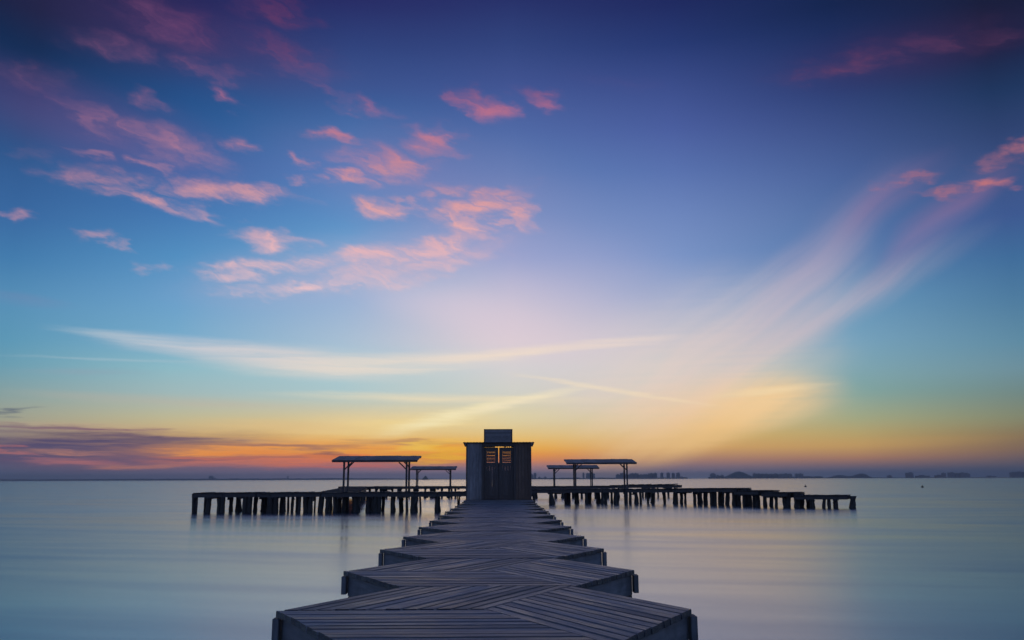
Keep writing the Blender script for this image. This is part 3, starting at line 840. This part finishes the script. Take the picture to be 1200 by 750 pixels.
    for i, (x, y, rx, ry, an, st, c) in enumerate(LOW):
        m = nt.math('MULTIPLY', nt.math('MULTIPLY', blob(PL, x, y, rx, ry*1.25, an), grain_s if i < 4 else bands), min(1.0, st*1.15))
        col = nt.mix(m, col, lin(c))
    LINES = [(310,523,120,3.4,1,.75,(160,112,100)),(385,533,36,4,4,.9,(146,98,92)),(470,518,70,3,2,.6,(186,138,100)),(512,531,40,2.4,-3,.6,(206,124,60)),
        (150,512,120,3.5,2,.8,(104,88,108)),(60,501,90,3,3,.6,(128,108,120)),(230,537,70,3,0,.7,(128,96,112)),(330,536,60,2.6,-1,.6,(176,110,96)),(440,541,60,3,1,.55,(180,108,100)),(524,530,40,7,-6,.85,(255,190,48)),(495,521,50,4,-8,.7,(255,206,90)),(300,530,80,3,0,.85,(250,148,62)),(420,536,80,4,1,.8,(252,138,58)),(250,536,60,2.5,2,.7,(232,122,82))]
    for x, y, rx, ry, an, st, c in LINES:
        m = nt.math('MULTIPLY', nt.math('MULTIPLY', blob(PL, x, y, rx, ry, an), grain_s), st)
        col = nt.mix(m, col, lin(c))
    # --- pink altocumulus puffs
    PUFF = [
        (200,28,75,28,22,.75),(320,8,55,22,10,.75),(335,62,72,20,25,.7),(130,52,65,15,12,.5),(245,80,48,12,20,.5),(262,108,36,11,25,.65),(175,115,32,10,15,.45),
        (378,105,36,9,30,.35),(30,92,80,16,12,.3),(110,140,66,16,30,.6),(200,168,78,22,18,.75),(275,165,28,9,15,.7),(105,181,28,7,18,.7),(180,193,30,9,20,.8),
        (115,208,58,13,10,.75),(265,224,84,15,6,1.0),(165,234,66,11,14,.95),(240,252,34,9,20,.6),(10,252,26,8,8,.85),(108,275,22,8,8,.75),(143,289,22,8,8,.8),
        (176,314,18,6,20,.6),(320,281,36,9,2,.8),(40,178,30,9,10,.25),
        (380,158,34,10,12,.9),(355,184,18,7,20,.6),(350,207,16,8,10,.6),(450,190,56,20,12,1.0),(408,209,42,10,6,1.0),(507,162,36,18,15,.95),(560,122,40,15,22,.9),
        (637,114,30,14,12,.7),(425,123,38,10,15,.5),(493,230,20,9,10,.6),(453,245,30,10,6,.95),(555,243,56,14,-14,1.0),(572,224,36,9,-4,.9),(600,250,28,13,30,.85),
        (556,265,32,9,0,.9),(520,220,30,9,6,.6),
        (268,321,30,10,-4,.95),(335,312,52,9,-6,.8),(345,338,60,7,-3,.95),(430,300,56,11,-4,.85),(430,322,62,14,-8,.75),(515,288,48,11,-12,.85),(470,330,56,8,-4,.6),
        (510,308,48,10,-14,.65),(560,290,40,9,-10,.4),
        (1000,76,88,16,-12,.75),(1080,52,76,15,-6,.55),(1160,45,70,20,0,.35),(1068,214,30,8,-4,.8),(1170,214,34,8,-10,1.0),(1188,180,42,11,-18,.85),(1112,228,46,6,-6,.65),
        (720,95,60,14,10,.12),
    ]
    acc = None
    for x, y, rx, ry, an, st in PUFF:
        st *= (.8 if (x < 350 and y < 200) else .9)
        if y > 236 and 240 < x < 640: rx *= 1.22; ry *= 1.25; st = min(1.0, st*1.2)
        m = nt.math('MULTIPLY', blob(P, x, y, rx, ry, an, 1.56), st)
        acc = m if acc is None else nt.math('MAXIMUM', acc, m)
    pn = nt.noise(nt.mapping(P0, rot=(0, 0, .15), scale=(.30, .85, 1)), 1.0, 3.0, .55)
    fib = nt.noise(nt.mapping(P, rot=(0, 0, .42), scale=(.24, 2.0, 1)), 1.0, 3.0, .55)
    tex = nt.math('ADD', nt.math('MULTIPLY', pn, .5), nt.math('MULTIPLY', fib, .5))
    dens = nt.math('MULTIPLY', acc, nt.math('ADD', 1.0, nt.math('MULTIPLY', nt.math('SUBTRACT', tex, .49), 3.6)))
    dens = nt.math('MULTIPLY', nt.range(dens, 0.0, 1.45), .97)
    def e_of(y): return (azel(400, y)[1]-EL0)/(EL1-EL0)
    pink = nt.ramp(fel, [(e_of(-60), lin((60,38,80))), (e_of(10), lin((104,54,96))), (e_of(70), lin((118,68,110))), (e_of(120), lin((190,112,138))), (e_of(170), lin((200,130,146))),
                         (e_of(225), lin((222,156,158))), (e_of(290), lin((230,182,188))), (e_of(340), lin((232,196,202)))])
    pinkr = nt.ramp(fel, [(e_of(10), lin((66,40,76))), (e_of(75), lin((90,52,92))), (e_of(180), lin((150,88,116))), (e_of(215), lin((192,116,124)))])
    pink = nt.mix(nt.range(az, -14, -33, 0, .55), pink, lin((150, 98, 138)))
    pinkl = nt.mix(nt.range(az, 8, 20), pink, pinkr)
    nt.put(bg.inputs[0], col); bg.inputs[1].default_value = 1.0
    bg2 = nt.new('ShaderNodeBackground'); nt.put(bg2.inputs[0], pinkl)
    mx = nt.new('ShaderNodeMixShader'); nt.put(mx.inputs[0], dens)
    nt.l.new(bg.outputs[0], mx.inputs[1]); nt.l.new(bg2.outputs[0], mx.inputs[2])
    nt.l.new(mx.outputs[0], out.inputs[0])
    w.cycles.sampling_method = 'MANUAL'; w.cycles.sample_map_resolution = 512
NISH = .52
make_sky()

# ------------------------------------------------------------------ sun, low behind the hut, almost gone
sd = bpy.data.lights.new('sun', 'SUN'); so = bpy.data.objects.new('sun', sd); COL.objects.link(so)
sd.energy = .01; sd.angle = math.radians(6); sd.color = (1.0, .62, .32)
a_, e_ = math.radians(-3.5), math.radians(1.2)
dirv = Vector((math.sin(a_)*math.cos(e_), math.cos(a_)*math.cos(e_), math.sin(e_)))
so.rotation_euler = dirv.to_track_quat('Z', 'Y').to_euler(); so.location = dirv*50

vs = sc.view_settings
vs.view_transform = 'Standard'; vs.look = 'None'; vs.gamma = 1; vs.exposure = 0; vs.use_curve_mapping = False
sc.cycles.use_denoising = True
sc.cycles.max_bounces = 6
sc.cycles.use_adaptive_sampling = True; sc.cycles.adaptive_threshold = .015
